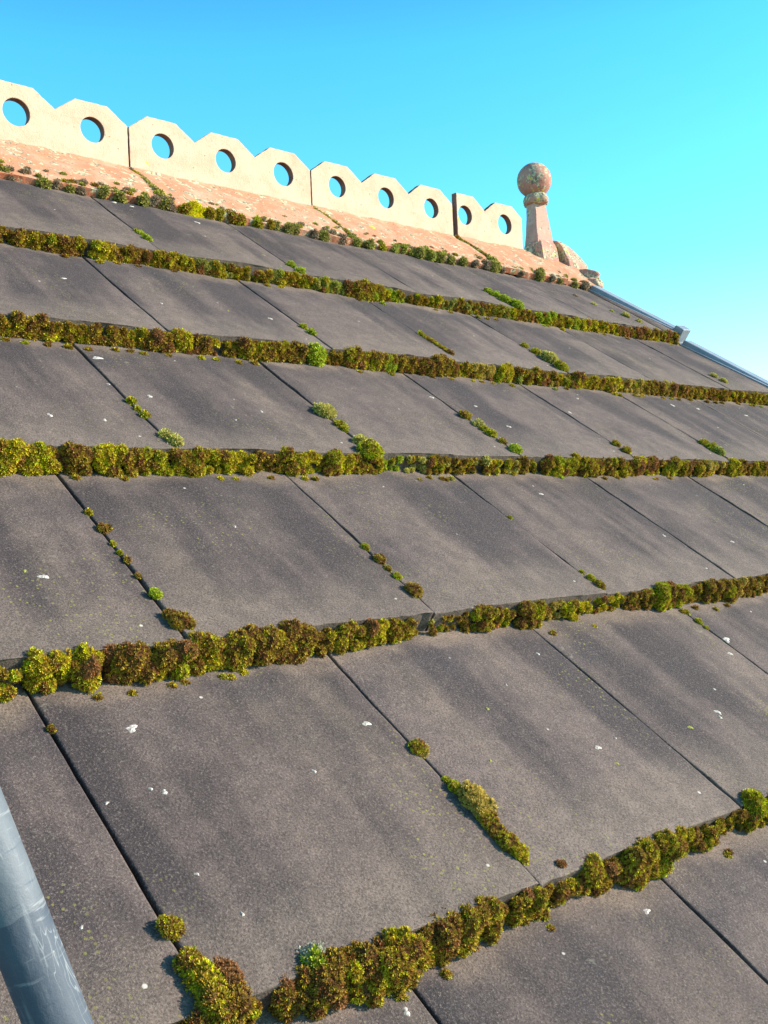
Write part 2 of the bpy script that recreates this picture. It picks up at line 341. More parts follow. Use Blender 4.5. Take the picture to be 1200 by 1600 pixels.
# ------------------------------------------------------------------ verge caps on the right edge of the roof
def boxes_mesh(name, B, m, bev=.0):
    V = []; F = []
    for c in B:
        n = len(V); V += c; F += [tuple(n + i for i in f) for f in ((3, 2, 1, 0), (4, 5, 6, 7), (0, 1, 5, 4), (1, 2, 6, 5), (2, 3, 7, 6), (3, 0, 4, 7))]
    return mesh(name, V, [F], mats=[m])
dirv = Vector((.1657, -1, 0)).normalized(); lat = Vector((1, .1657, 0)).normalized()
for k in range(-2, 5):
    vt = k + 1.02 if k < 4 else 5.02
    top = Vector((verge_u(vt), vt, 0)); L = vt - k - .0
    e = obj('verge_cap', None, roof, top * S)
    def C8(s0, s1, l0, l1, za0, za1, zb0, zb1):   # heights: bottom/top at s0, bottom/top at s1
        P = []
        for zi in (0, 1):
            for s_, l_ in ((s0, l0), (s1, l0), (s1, l1), (s0, l1)):
                z = (za0, za1)[zi] if s_ == s0 else (zb0, zb1)[zi]
                P.append(tuple((dirv * s_ + lat * l_ + Vector((0, 0, z))) * S))
        return P
    b = boxes_mesh('flange', [C8(-.02, L, -.045, .10, -.10, .012, -.03, TH + .014)], LEAD); obj('flange', b, e)
    b = boxes_mesh('hood', [C8(.06, L - .04, -.01, .11, -.09, .058, -.05, TH + .016)], LEAD); h = obj('hood', b, e)
    b = boxes_mesh('stop_end', [C8(L - .065, L + .02, -.05, .10, .0, TH + .050, .0, TH + .050)], LEAD); h2 = obj('stop_end', b, e)
    for q in (h, h2):
        bm = q.modifiers.new('bevel', 'BEVEL'); bm.width = .003; bm.segments = 2

# ------------------------------------------------------------------ crested ridge tiles
RF = W(0, 5.565, .054)                     # front foot line of the crest (world y, z)
CT = .058 * S                              # crest plate thickness
LEG = .602 * S; TN = .050 * S
cp, sp = math.cos(PITCH), math.sin(PITCH)
def leg_mesh(length, seed, slant=0.0):
    """hollow ridge angle, local x along the ridge, crest foot at y=0, z=0"""
    yc = CT / 2
    out = []                                # outer profile, front eave -> back eave
    for s_ in np.linspace(LEG, 0.0, 12):
        sag = .006 * math.sin(math.pi * s_ / LEG)
        out.append((-s_ * cp + sp * -sag * 0, -s_ * sp + sag))
    out = out[:-1] + [(-.006, .0005), (yc, .002), (2 * yc + .006, .0005)] + [(2 * yc - y, z) for y, z in out[:-1][::-1]]
    inn = []
    for s_ in (LEG, LEG * .5, .02): inn.append((-s_ * cp + sp * TN, -s_ * sp - cp * TN))
    inn = inn + [(yc, -.034)] + [(2 * yc - y, z) for y, z in inn[::-1]]
    prof = np.array(out + inn[::-1]); m = len(prof); no = len(out)
    nx = max(6, int(length / .008)); X = np.linspace(0, length, nx)
    P = np.zeros((nx, m, 3)); P[:, :, 0] = X[:, None]; P[:, :, 1:] = prof[None]
    if slant:                               # end cut back towards the eaves
        tfr = np.clip(np.abs(P[:, :, 1] - yc) / (LEG * cp), 0, 1); P[:, :, 0] = P[:, :, 0] * (1 - slant / length * tfr)
    flat = P.reshape(-1, 3)
    d1 = n3(flat, 22, seed); d2 = n3(flat, 90, seed + 4)
    flat[:, 2] += d1 * .0035 + d2 * .0013
    flat[:, 1] += d2 * .0012
    F = []; mi = []
    for i in range(nx - 1):
        for j in range(m):
            j2 = (j + 1) % m; F.append((i * m + j, (i + 1) * m + j, (i + 1) * m + j2, i * m + j2))
            mi.append(1 if (j == no - 1 or j == m - 1 or j >= no) else 0)
    caps = [tuple(range(m))[::-1], tuple((nx - 1) * m + q for q in range(m))]
    return mesh('angle', flat, [np.array(F)[:, ::-1], np.array(caps)[:, ::-1]], mats=[PINK, RED], midx=mi + [1, 1])
PER = .4945 * S
def crest_mesh(cells, cut_left=0.0, trim_right=0.0):
    """hexagon topped plate with a round hole in each cell"""
    H0, HN, HT, HC, R = -.012 * S, .272 * S, .372 * S, .196 * S, .083 * S
    x0 = cut_left * S; pts = [(x0, H0)]
    L = cells * PER
    def top(x): return None
    if cut_left > .05: pts.append((x0, HT))
    else: pts.append((x0, HN))
    for c in range(cells):
        c0 = c * PER; mid = c0 + PER / 2
        if c0 > 1e-6: pts.append((c0, HN))
        if mid - .112 * S > x0 + .001: pts.append((mid - .112 * S, HT + (random.random() - .5) * .001))
        pts.append((mid + .108 * S, HT + (random.random() - .5) * .001))
    pts += [(L - trim_right * S, HN + trim_right * S * .7), (L - trim_right * S, H0)]
    cu = bpy.data.curves.new('tmp', 'CURVE'); cu.dimensions = '2D'; cu.fill_mode = 'BOTH'; cu.extrude = CT / 2 - .0018; cu.bevel_depth = .0018; cu.bevel_resolution = 2; cu.offset = -.0018
    def spl(P):
        s_ = cu.splines.new('POLY'); s_.points.add(len(P) - 1)
        for q, (x, y) in zip(s_.points, P): q.co = (x, y, 0, 1)
        s_.use_cyclic_u = True
    # slightly wavering outline
    fine = []
    for (xa, ya), (xb, yb_) in zip(pts, pts[1:] + pts[:1]):
        n = max(1, int(math.hypot(xb - xa, yb_ - ya) / .008))
        for i in range(n):
            t = i / n; j = 0 if i == 0 else .0005
            fine.append((xa + (xb - xa) * t + random.uniform(-j, j), ya + (yb_ - ya) * t + random.uniform(-j, j)))
    spl(fine)
    for c in range(cells):
        cx = c * PER + PER / 2; ph = random.random() * 6; r = R * (1 + random.uniform(-.04, .04))
        spl([(cx + r * math.cos(-a) * (1 + .01 * math.sin(3 * a + ph)), HC + r * math.sin(-a)) for a in np.linspace(0, 2 * math.pi, 48, endpoint=False)])
    o = bpy.data.objects.new('tmp', cu); sc.collection.objects.link(o)
    me = bpy.data.meshes.new_from_object(o.evaluated_get(bpy.context.evaluated_depsgraph_get())); bpy.data.objects.remove(o)
    me.name = 'crest'; me.materials.clear(); me.materials.append(BUFF); me.materials.append(CUT)
    me.transform(Matrix.Rotation(math.pi / 2, 4, 'X')); me.transform(Matrix.Translation((0, CT / 2, 0)))
    me.update()
    for p_ in me.polygons:
        p_.use_smooth = False
        p_.material_index = 1 if abs(p_.normal.y) < .5 else 0
    return me
RT = [(-1.845, 3, 0, 0, 1.483, 'leftmost crested clay ridge tile beside the picture edge, mostly out of view'),
      (-.352, 3, 0, 0, 1.483, 'crested buff clay ridge tile at the left with grey lichen on its foot'),
      (1.140, 3, 0, 0, 1.483, 'crested buff ridge tile with three round holes, above the bright yellow lichen tuft'),
      (2.632, 3, 0, 0, 1.470, 'crested buff ridge tile in the middle of the ridge, third from the finial end'),
      (4.006, 2, .150, .02, .985, 'short crested ridge tile with two round holes beside the finial')]
RT[3] = RT[3][:5] + ('crested buff ridge tile with three round holes, just left of the short two holed one',)
for i, (u, nc, cl, tr, ln, lab) in enumerate(RT):
    e = obj('ridge_tile', None, loc=(u * S, RF.y - (.004 if i == 4 else 0), RF.z + (.002 if i == 4 else 0)), rot=(0, random.uniform(-.003, .003), 0))
    tag(e, lab, 'ridge tile', 'crested clay ridge tiles along the top of the roof')
    c = obj('crest', crest_mesh(nc, cl, tr), e)
    if cl:
        a = obj('angle', leg_mesh((ln - cl) * S, 9.1 * i), e, (cl * S, 0, 0))
    else: a = obj('angle', leg_mesh(ln * S, 9.1 * i), e)
e = obj('ridge_end_tile', None, loc=(4.995 * S, RF.y, RF.z)); tag(e, 'plain pinkish ridge end tile under the ball finial, its end crusted with lichen', 'ridge tile')
obj('angle', leg_mesh(.70 * S, 77.0, .26 * S), e)
# rough mortar plug closing the gable end of the ridge
def blob(name, c, rad, m, parent, seed, amp=.18, seg=40, pole=0):
    a = np.linspace(0, 2 * math.pi, seg, endpoint=False); b = np.linspace(0, math.pi, seg // 2 + 1)
    A, B = np.meshgrid(a, b, indexing='ij'); D = np.stack([np.sin(B) * np.cos(A), np.sin(B) * np.sin(A), np.cos(B)], 2).reshape(-1, 3)
    r = 1 + amp * n3(D, 2.2, seed) + amp * .5 * n3(D, 6, seed)
    V = D * r[:, None] * np.array(rad) + np.array(c)
    nb = seg // 2 + 1; F = []
    for i in range(seg):
        for j in range(nb - 1): i2 = (i + 1) % seg; F.append((i * nb + j, i * nb + j + 1, i2 * nb + j + 1, i2 * nb + j))
    return obj(name, mesh(name, V, [F], mats=[m], smooth=True), parent)
blob('mortar_plug', (.46 * S, -.36 * S, -.335 * S), (.085 * S, .13 * S, .075 * S), TERRAL, e, 5.5)
blob('mortar_plug', (.52 * S, -.20 * S, -.245 * S), (.075 * S, .22 * S, .10 * S), TERRAL, e, 8.5)

# ------------------------------------------------------------------ finial
fin = obj('ball_finial', None, loc=(5.245 * S, RF.y + .02 * S, RF.z - .01 * S), rot=(math.radians(0), math.radians(-3.2), 0))
tag(fin, 'terracotta ball finial on a tapering square shaft at the end of the ridge', 'finial')
def lathe(name, prof, m, parent, seg=48, amp=.0, seed=1.0, square=None):
    prof = np.array(prof) * S; a = np.linspace(0, 2 * math.pi, seg, endpoint=False)
    V = []
    for r, z in prof:
        for t in a: V.append((r * math.cos(t), r * math.sin(t), z))
    V = np.array(V)
    if amp: V[:, :2] *= (1 + amp * n3(V, 40, seed))[:, None]; V[:, 2] += amp * .02 * n3(V, 50, seed)
    F = []; n = len(prof)
    for i in range(n - 1):
        for j in range(seg): j2 = (j + 1) % seg; F.append((i * seg + j, i * seg + j2, (i + 1) * seg + j2, (i + 1) * seg + j))
    return obj(name, mesh(name, V, [F, [tuple(range(seg))[::-1], tuple((n - 1) * seg + j for j in range(seg))]] if False else [F], mats=[m], smooth=True), parent)
bp = [(max(.0005, .156 * math.sin(t)), .695 - .158 * math.cos(t)) for t in np.linspace(0.45, math.pi, 30)]
ball = lathe('ball', [(.0005, .555)] + bp, mat_clay('ball_terracotta', (.46, .20, .15), (.54, .29, .22), (.22, .12, .12), .5, .36, .26, .12), fin, 56, .02, 3)
col = lathe('collar', [(.001, .47), (.090, .470), (.112, .480), (.114, .52), (.108, .545), (.085, .57), (.001, .58)], TERRAL, fin, 40, .16, 6)
def rect_shaft(name, lev, m, parent, ch=.007):
    V = []; 
    for z, hx, hy in lev:
        c = min(ch, hx * .3)
        for x, y in ((-hx + c, -hy), (hx - c, -hy), (hx, -hy + c), (hx, hy - c), (hx - c, hy), (-hx + c, hy), (-hx, hy - c), (-hx, -hy + c)): V.append((x * S, y * S, z * S))
    V = np.array(V); n = len(lev)
    V += .0016 * np.stack([n3(V, 30, 2), n3(V, 30, 5), V[:, 0] * 0], 1)
    F = [(i * 8 + j, i * 8 + (j + 1) % 8, (i + 1) * 8 + (j + 1) % 8, (i + 1) * 8 + j) for i in range(n - 1) for j in range(8)]
    return obj(name, mesh(name, V, [F, [tuple(range(8))[::-1], tuple((n - 1) * 8 + j for j in range(8))]], mats=[m]), parent)
zz = np.linspace(-.02, .475, 14)
rect_shaft('shaft', [(z, .080 + .048 * max(0, (.475 - z) / .495) ** 1.15, .050 + .040 * max(0, (.475 - z) / .495) ** 1.1) for z in zz], TERRA, fin)
rect_shaft('base', [(-.16, .135, .135), (-.05, .135, .125), (.05, .132, .115), (.10, .124, .10), (.135, .108, .08)], TERRAL, fin, .03)
# gabled saddle block on the outer side of the shaft
sb = []
for x, k_ in ((.165, 1.0), (.22, .98), (.31, .86), (.395, .66), (.43, .50)):
    for y, z in ((-.21, -.19), (-.19, -.06), (-.125, .085), (-.065, .155), (.0, .17), (.085, .13), (.14, .05), (.19, -.08), (.20, -.17)):
        sb.append((x * S, y * S, (z if z < -.1 else -.10 + (z + .10) * k_) * S))
sb = np.array(sb); sb += .003 * np.stack([n3(sb, 24, 2), n3(sb, 24, 5), n3(sb, 24, 8)], 1)
F = [(i * 9 + j, i * 9 + (j + 1) % 9, (i + 1) * 9 + (j + 1) % 9, (i + 1) * 9 + j) for i in range(4) for j in range(9)]
me = mesh('saddle_block', sb, [np.array(F)[:, ::-1], np.array([tuple(range(9)), tuple(36 + j for j in range(9))[::-1]])], mats=[TERRAL])
s_ = obj('saddle_block', me, fin); bm = s_.modifiers.new('b', 'BEVEL'); bm.width = .004; bm.segments = 2

# ------------------------------------------------------------------ moss
C = {'g': ((.50, .54, .014), (.34, .24, .016)), 'G': ((.44, .52, .03), (.36, .38, .02)), 'o': ((.52, .47, .018), (.28, .125, .022)),
     'b': ((.46, .34, .025), (.21, .078, .024)), 'r': ((.44, .18, .06), (.26, .12, .04)), 't': ((.60, .53, .14), (.46, .39, .07)),
     'T': ((.64, .48, .11), (.40, .27, .04)), 'y': ((.62, .60, .014), (.44, .27, .02)), 'k': ((.38, .38, .07), (.26, .20, .06)), 'K': ((.44, .47, .08), (.32, .29, .05)),
     'B': ((.28, .18, .11), (.38, .30, .20)), 'Y': ((.98, .80, .01), (.92, .70, .01)), 'w': ((.66, .68, .52), (.55, .56, .42))}
def clump(c, rad, code, dens=1.0, tuft=.0032, up=(0, -.35, .94), hairy=0.0):
    """cushion of moss: solid lumpy core and a skin of little leafy rosettes, roof metres"""
    c = np.array(c, float); rad = np.array(rad, float); up = np.array(up)
    area = 4 * math.pi * ((rad[0] * rad[1]) ** 1.6 / 3 + (rad[0] * rad[2]) ** 1.6 / 3 + (rad[1] * rad[2]) ** 1.6 / 3) ** (1 / 1.6)
    n = int(max(24, min(2200, dens * area * .62 / (tuft * tuft * 1.5))))
    i = np.arange(int(n * 1.6)) + .5; ph = np.arccos(1 - 2 * i / len(i)); th = math.pi * (1 + 5 ** .5) * i + rng.random() * 6
    D = np.stack([np.sin(ph) * np.cos(th), np.sin(ph) * np.sin(th), np.cos(ph)], 1) + rng.normal(0, .07, (len(i), 3))
    D /= np.linalg.norm(D, axis=1)[:, None]
    D = D[(D @ up) > -.42]
    s = rng.random(6) * 6.28; am = rng.uniform(1.0, 2.2)
    def lump(D): return 1 + am * .13 * np.sin(3.1 * D[:, 0] + s[0]) * np.sin(2.7 * D[:, 2] + s[1]) + .10 * np.sin(5.3 * D[:, 1] + s[2]) * np.sin(6.1 * D[:, 0] + s[3]) + .06 * np.sin(11 * D[:, 0] + s[4]) * np.sin(10 * D[:, 2] + s[5])
    P = c + D * rad * lump(D)[:, None]
    nrm = D / rad; nrm /= np.linalg.norm(nrm, axis=1)[:, None]
    m = len(P)
    t1 = np.cross(nrm, np.tile((.3, .2, .93), (m, 1))); t1 /= np.linalg.norm(t1, axis=1)[:, None] + 1e-9; t2 = np.cross(nrm, t1)
    nb = 5; V = []; cols = []
    A, Bc = C[code]; A = np.array(A); Bc = np.array(Bc)
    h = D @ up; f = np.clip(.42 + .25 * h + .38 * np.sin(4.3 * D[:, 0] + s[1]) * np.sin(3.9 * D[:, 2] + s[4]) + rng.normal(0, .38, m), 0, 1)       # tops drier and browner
    if code in 'GtTKYk': f = np.clip(rng.normal(.35, .25, m), 0, 1)
    cc = A * (1 - f)[:, None] + Bc * f[:, None]; cc *= rng.uniform(.75, 1.5, (m, 1)); cc = np.minimum(cc, .92)
    sz = tuft * rng.uniform(.75, 1.35, m); ro = rng.random(m) * 6.28
    for b in range(nb):
        a = ro + b * 2 * math.pi / nb; dr = t1 * np.cos(a)[:, None] + t2 * np.sin(a)[:, None]; pe = -t1 * np.sin(a)[:, None] + t2 * np.cos(a)[:, None]
        z_ = sz[:, None]; w = .36
        tip = P + dr * z_ * .75 + nrm * z_ * (.55 + .25 * (b % 2) + hairy)
        V += [P + pe * z_ * w * .6 - nrm * z_ * .35, P - pe * z_ * w * .6 - nrm * z_ * .35, tip + pe * z_ * w * .55, tip - pe * z_ * w * .55]
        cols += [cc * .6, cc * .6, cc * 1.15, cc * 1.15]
    V = np.stack(V, 1).reshape(-1, 3); cols = np.stack(cols, 1).reshape(-1, 3)
    q = np.arange(m * nb) * 4; F = np.stack([q, q + 1, q + 3, q + 2], 1)
    # core
    su, sv = 14, 10; a = np.linspace(0, 2 * math.pi, su, endpoint=False); b = np.linspace(0, math.pi, sv)
    Aa, Bb = np.meshgrid(a, b, indexing='ij'); Dc = np.stack([np.sin(Bb) * np.cos(Aa), np.sin(Bb) * np.sin(Aa), np.cos(Bb)], 2).reshape(-1, 3)
    Vc = c + Dc * rad * (lump(Dc) * .95)[:, None]; o = len(V); Fc = []
    for i in range(su):
        for j in range(sv - 1): i2 = (i + 1) % su; Fc.append((o + i * sv + j, o + i * sv + j + 1, o + i2 * sv + j + 1, o + i2 * sv + j))
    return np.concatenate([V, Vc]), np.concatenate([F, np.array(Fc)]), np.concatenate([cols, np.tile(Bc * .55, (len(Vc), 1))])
def join(parts):
    V = []; F = []; K = []; o = 0
    for v, f, c in parts: V.append(v); F.append(f + o); K.append(c); o += len(v)
    return np.concatenate(V), [np.concatenate(F)], np.concatenate(K)
def moss_obj(name, parts, origin, label, cat, group=None, kind=None):
    V, F, K = join(parts); o = obj(name, mesh(name, V - np.array(origin), F, cols=K, mats=[MOSS]))
    o.matrix_world = Matrix.Translation(ORG) @ RM.to_4x4() @ Matrix.Translation(origin)
    return tag(o, label, cat, group, kind)
# height profile of each band: (u, size) knots; size 1 = about 35 mm of growth
ROWS = {
 0: dict(rng=(-1.35, 3.2), s=[(-1.3, .9), (-1.18, .8), (-1.05, .55), (-1.0, .7), (-.86, .95), (-.7, .95), (-.62, .8), (-.57, 1.15), (-.50, .95), (-.42, .62), (-.28, .70), (-.12, .6), (-.02, .72), (.12, .85), (.35, .85), (.42, .65), (.6, .6), (.95, .7), (3.2, .7)],
         c=[(-1.3, 'ob'), (-1.1, 'br'), (-.95, 'bo'), (-.86, 'yo'), (-.75, 'oy'), (-.55, 'oyo'), (-.35, 'yob'), (-.1, 'obg'), (.05, 'obb'), (.35, 'bo'), (.6, 'oyb'), (.78, 'oGo'), (3.2, 'ob')], lab='band of brown olive moss along the lowest visible tile edge'),
 1: dict(rng=(-2.2, 4.2), s=[(-2, .9), (-1.3, 1.), (-1.12, .85), (-1.03, .5), (-.98, .95), (-.75, .95), (-.62, .9), (-.4, 1.), (-.1, .8), (.08, .7), (.18, .35), (.33, .4), (.4, .75), (.9, .75), (1.2, .7), (1.38, .6), (1.48, 1.0), (1.75, .8), (2.2, .75), (4.2, .7)],
         c=[(-2.2, 'og'), (-1.25, 'gyo'), (-1.1, 'oy'), (-.98, 'bo'), (-.78, 'bgo'), (-.66, 'gyt'), (-.5, 'oyb'), (-.2, 'oby'), (.0, 'ob'), (.2, 'bgt'), (.4, 'ob'), (.75, 'yTo'), (1.0, 'oby'), (1.3, 'bo'), (1.45, 'yg'), (1.7, 'bob'), (2.1, 'obT'), (4.2, 'ob')], lab='band of moss crossing the whole roof, second tile edge up from the bottom'),
 2: dict(rng=(-2.2, 5.6), s=[(-2, .9), (-.9, 1.), (-.6, 1.0), (-.3, .85), (-.15, 1.05), (0, .85), (.15, .9), (.3, 1.1), (.6, .95), (.7, .6), (.9, .62), (1.4, .55), (1.7, .7), (1.9, .85), (2.3, 1.05), (2.6, .8), (3.1, 1.0), (3.5, .8), (5.6, .7)],
         c=[(-2.2, 'og'), (-.95, 'yo'), (-.7, 'gyo'), (-.35, 'yob'), (-.15, 'yg'), (0, 'bo'), (.25, 'oyb'), (.5, 'ob'), (.7, 'gG'), (.8, 'bot'), (1.2, 'yto'), (1.6, 'ob'), (1.75, 'Gg'), (2.0, 'bo'), (2.3, 'bro'), (2.7, 'oyb'), (3.1, 'Tyo'), (3.5, 'ob'), (5.6, 'ob')], lab='band of moss running level across the middle of the roof'),
 3: dict(rng=(-2.0, 5.56), s=[(-2, .9), (-.6, 1.0), (.3, .8), (.8, .95), (1.0, .7), (1.4, .85), (1.9, 1.0), (2.4, .85), (3.2, .85), (3.8, .8), (4.2, .7), (5.6, .7)],
         c=[(-2., 'og'), (-.6, 'ygo'), (-.4, 'bo'), (.2, 'oby'), (.6, 'ogo'), (.9, 'bto'), (1.3, 'oGb'), (1.7, 'bo'), (2.0, 'yTo'), (2.4, 'obK'), (3.0, 'yo'), (3.4, 'oTo'), (4., 'obb'), (4.8, 'obK'), (5.6, 'ob')], lab='band of moss below the second highest course of tiles'),
 4: dict(rng=(-1.6, 5.37), s=[(-1.6, .8), (.6, .75), (.85, 1.0), (1.0, .65), (1.8, .75), (2.1, .95), (2.4, .6), (3.0, .7), (3.6, .9), (4., .85), (4.5, .7), (5.3, .85)],
         c=[(-1.6, 'ob'), (.2, 'ybo'), (.7, 'bok'), (1.0, 'kyo'), (1.4, 'gKb'), (1.8, 'ogb'), (2.1, 'Gyo'), (2.5, 'bko'), (3.2, 'yoK'), (3.6, 'Gyo'), (4.1, 'byo'), (4.5, 'bro'), (5.0, 'yTo'), (5.4, 'kB')], lab='highest band of moss across the tiles, nearest the ridge'),
}
def codes(cl, u):
    c = cl[0][1]
    for a, q in cl:
        if u >= a: c = q
    return random.choice(c)
for k, R_ in ROWS.items():
    parts = []; u, u1 = R_['rng']
    kx = [q[0] for q in R_['s']]; ky = [q[1] for q in R_['s']]
    tf = {0: .0019, 1: .0020, 2: .0025, 3: .0034, 4: .0040}[k]
    prev = None
    run = 0; code = 'o'; big = 1.0
    while u < min(u1, verge_u(k) - .02):
        if run <= 0: run = random.uniform(.03, .16); u += random.choice((0, 0, .012, .03)); code = codes(R_['c'], u) if random.random() < .72 else random.choice('bbo'); big = random.choice((.66, .8, .92, 1.02, 1.14)) * random.uniform(.93, 1.07); du0 = random.uniform(-.015, .012)
        s_ = np.interp(u, kx, ky) * big * (1.22 if k == 0 else 1.05 if k == 1 else 1.0)
        off_screen = (k == 0 and u > 1.3) or (k == 1 and u > 2.6) or (k <= 1 and u < -1.5) or (k >= 2 and u < -1.1)
        dn, tt = (.25, tf * 2.2) if off_screen else (1.0, tf)
        for lay in (0, 1, 2, 2):
            if lay == 2 and random.random() < .3: continue
            r = .0225 * s_ * random.choice((.5, .62, .75, .88, 1.0, 1.18))
            z = {0: random.uniform(.012, .030), 1: random.uniform(.058, .078), 2: random.uniform(.030, .085)}[lay] * (.65 + .35 * s_)
            v_ = k - {0: .032, 1: .006, 2: .020}[lay] * s_ + random.uniform(-.014, .010) + du0 * .6
            cd = code if random.random() < .62 else random.choice('ygbbr' + codes(R_['c'], u) * 2)
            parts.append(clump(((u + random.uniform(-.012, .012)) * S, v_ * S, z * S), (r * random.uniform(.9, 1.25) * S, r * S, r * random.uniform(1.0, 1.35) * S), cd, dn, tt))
        if random.random() < .10: parts.append(clump((u * S, (k - random.uniform(.07, .10)) * S, .006 * S), (.012 * S, .012 * S, .011 * S), codes(R_['c'], u), dn, tt))
        st = .0215 * random.uniform(.7, 1.4) * (1.0 if s_ > .45 else 1.5); u += st; run -= st
    moss_obj('moss_band', parts, (np.interp(.5, [0, 1], R_['rng']) * S, k * S, 0), R_['lab'], 'moss', None, 'stuff')
# dull moss tufts at the foot of the ridge tiles
RM_ = [(-.3, .04, 'k'), (-.1, .05, 'k'), (0.159, 0.021, 'B'), (0.336, 0.044, 'k'), (0.412, 0.026, 'B'), (0.49, 0.03, 'k'), (0.576, 0.03, 'B'), (0.717, 0.046, 'k'), (0.821, 0.05, 'k'), (0.969, 0.039, 'k'), (1.034, 0.039, 'B'), (1.109, 0.051, 'k'), (1.167, .032, 'B'), (1.244, 0.036, 'o'), (1.42, 0.041, 'o'), (1.515, 0.041, 'g'), (1.612, 0.037, 'o'), (1.686, 0.046, 'o'), (1.786, 0.038, 'g'), (1.889, 0.034, 'o'), (1.967, 0.039, 'k'), (2.062, 0.056, 'k'), (2.273, 0.031, 'B'), (2.346, 0.058, 'k'), (2.545, 0.045, 'B'), (2.675, 0.041, 'K'), (2.783, 0.042, 'k'), (2.905, 0.037, 'g'), (3.03, 0.042, 'K'), (3.1, .035, 'K'), (3.171, 0.038, 'k'), (3.255, 0.053, 'k'), (3.368, 0.049, 'K'), (3.489, 0.059, 'k'), (3.593, 0.04, 'k'), (3.747, 0.05, 'k'), (3.876, 0.04, 'B'), (3.971, 0.056, 'B'), (4.075, 0.062, 'k'), (4.173, 0.031, 'B'), (4.4, .02, 'B'), (4.629, 0.064, 'k'), (4.785, 0.033, 'B'), (4.903, 0.044, 'k'), (5.109, 0.039, 'k'), (5.241, 0.05, 'B')]
parts = []
for u, r, cd in RM_:
    for q in range(2):
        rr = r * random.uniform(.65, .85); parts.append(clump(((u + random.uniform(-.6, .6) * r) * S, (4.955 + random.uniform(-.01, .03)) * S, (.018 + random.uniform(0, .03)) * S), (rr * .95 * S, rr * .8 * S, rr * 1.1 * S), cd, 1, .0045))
for q in range(150):
    u = random.uniform(.0, 5.2); t = random.random() ** 2.2; r = random.uniform(.008, .022) * (1 - .5 * t)
    if abs(u - 1.317) < .09: continue
    parts.append(clump((u * S, (4.985 + .16 * t) * S, (.055 if t > .02 else .03) * S), (r * 1.3 * S, r * S, r * .8 * S), random.choice('kBBKok'), 1, .0042))
moss_obj('moss_band', parts, (2.5 * S, 4.95 * S, 0), 'broken row of grey green moss tufts at the foot of the clay ridge tiles', 'moss', None, 'stuff')
# moss in the mortar joints between ridge tiles
for uj in (1.136, 2.628, 4.14):
    parts = []
    for q in range(16):
        t = (q + random.random()) / 16; v = 5.55 - .56 * t; r = random.uniform(.010, .022) * (.6 + t * .9)
        if uj > 4: r *= 1.4
        parts.append(clump(((uj + random.uniform(-.006, .006)) * S, v * S, .050 * S), (r * S, r * 1.3 * S, r * S), random.choice('kBkg' if uj < 2 else 'kKo'), 1, .0042))
    moss_obj('joint_moss', parts, (uj * S, 5.3 * S, .05 * S), {1.136: 'thin line of moss in the joint of the ridge tiles left of the yellow lichen', 2.628: 'thin line of moss in the ridge joint between the two three holed tiles', 4.14: 'thick line of moss in the ridge joint before the short two holed tile'}[uj], 'moss')
# the bright yellow lichen tuft
parts = [clump((1.317 * S + a, 4.955 * S + b, z), (r * S * 1.45, r * S * .6, r * S * .62), 'Y', 1, .0030) for a, b, z, r in ((0, 0, .006, .045), (-.010, .003, .016, .033), (.010, .004, .018, .035), (.0, .006, .026, .03), (.013, -.006, .003, .03), (-.012, -.008, .002, .028), (.002, -.012, .0, .032))]
moss_obj('yellow_lichen', parts, (1.317 * S, 4.955 * S, 0), 'bright yellow lichen tuft growing under the ridge at the left', 'lichen')
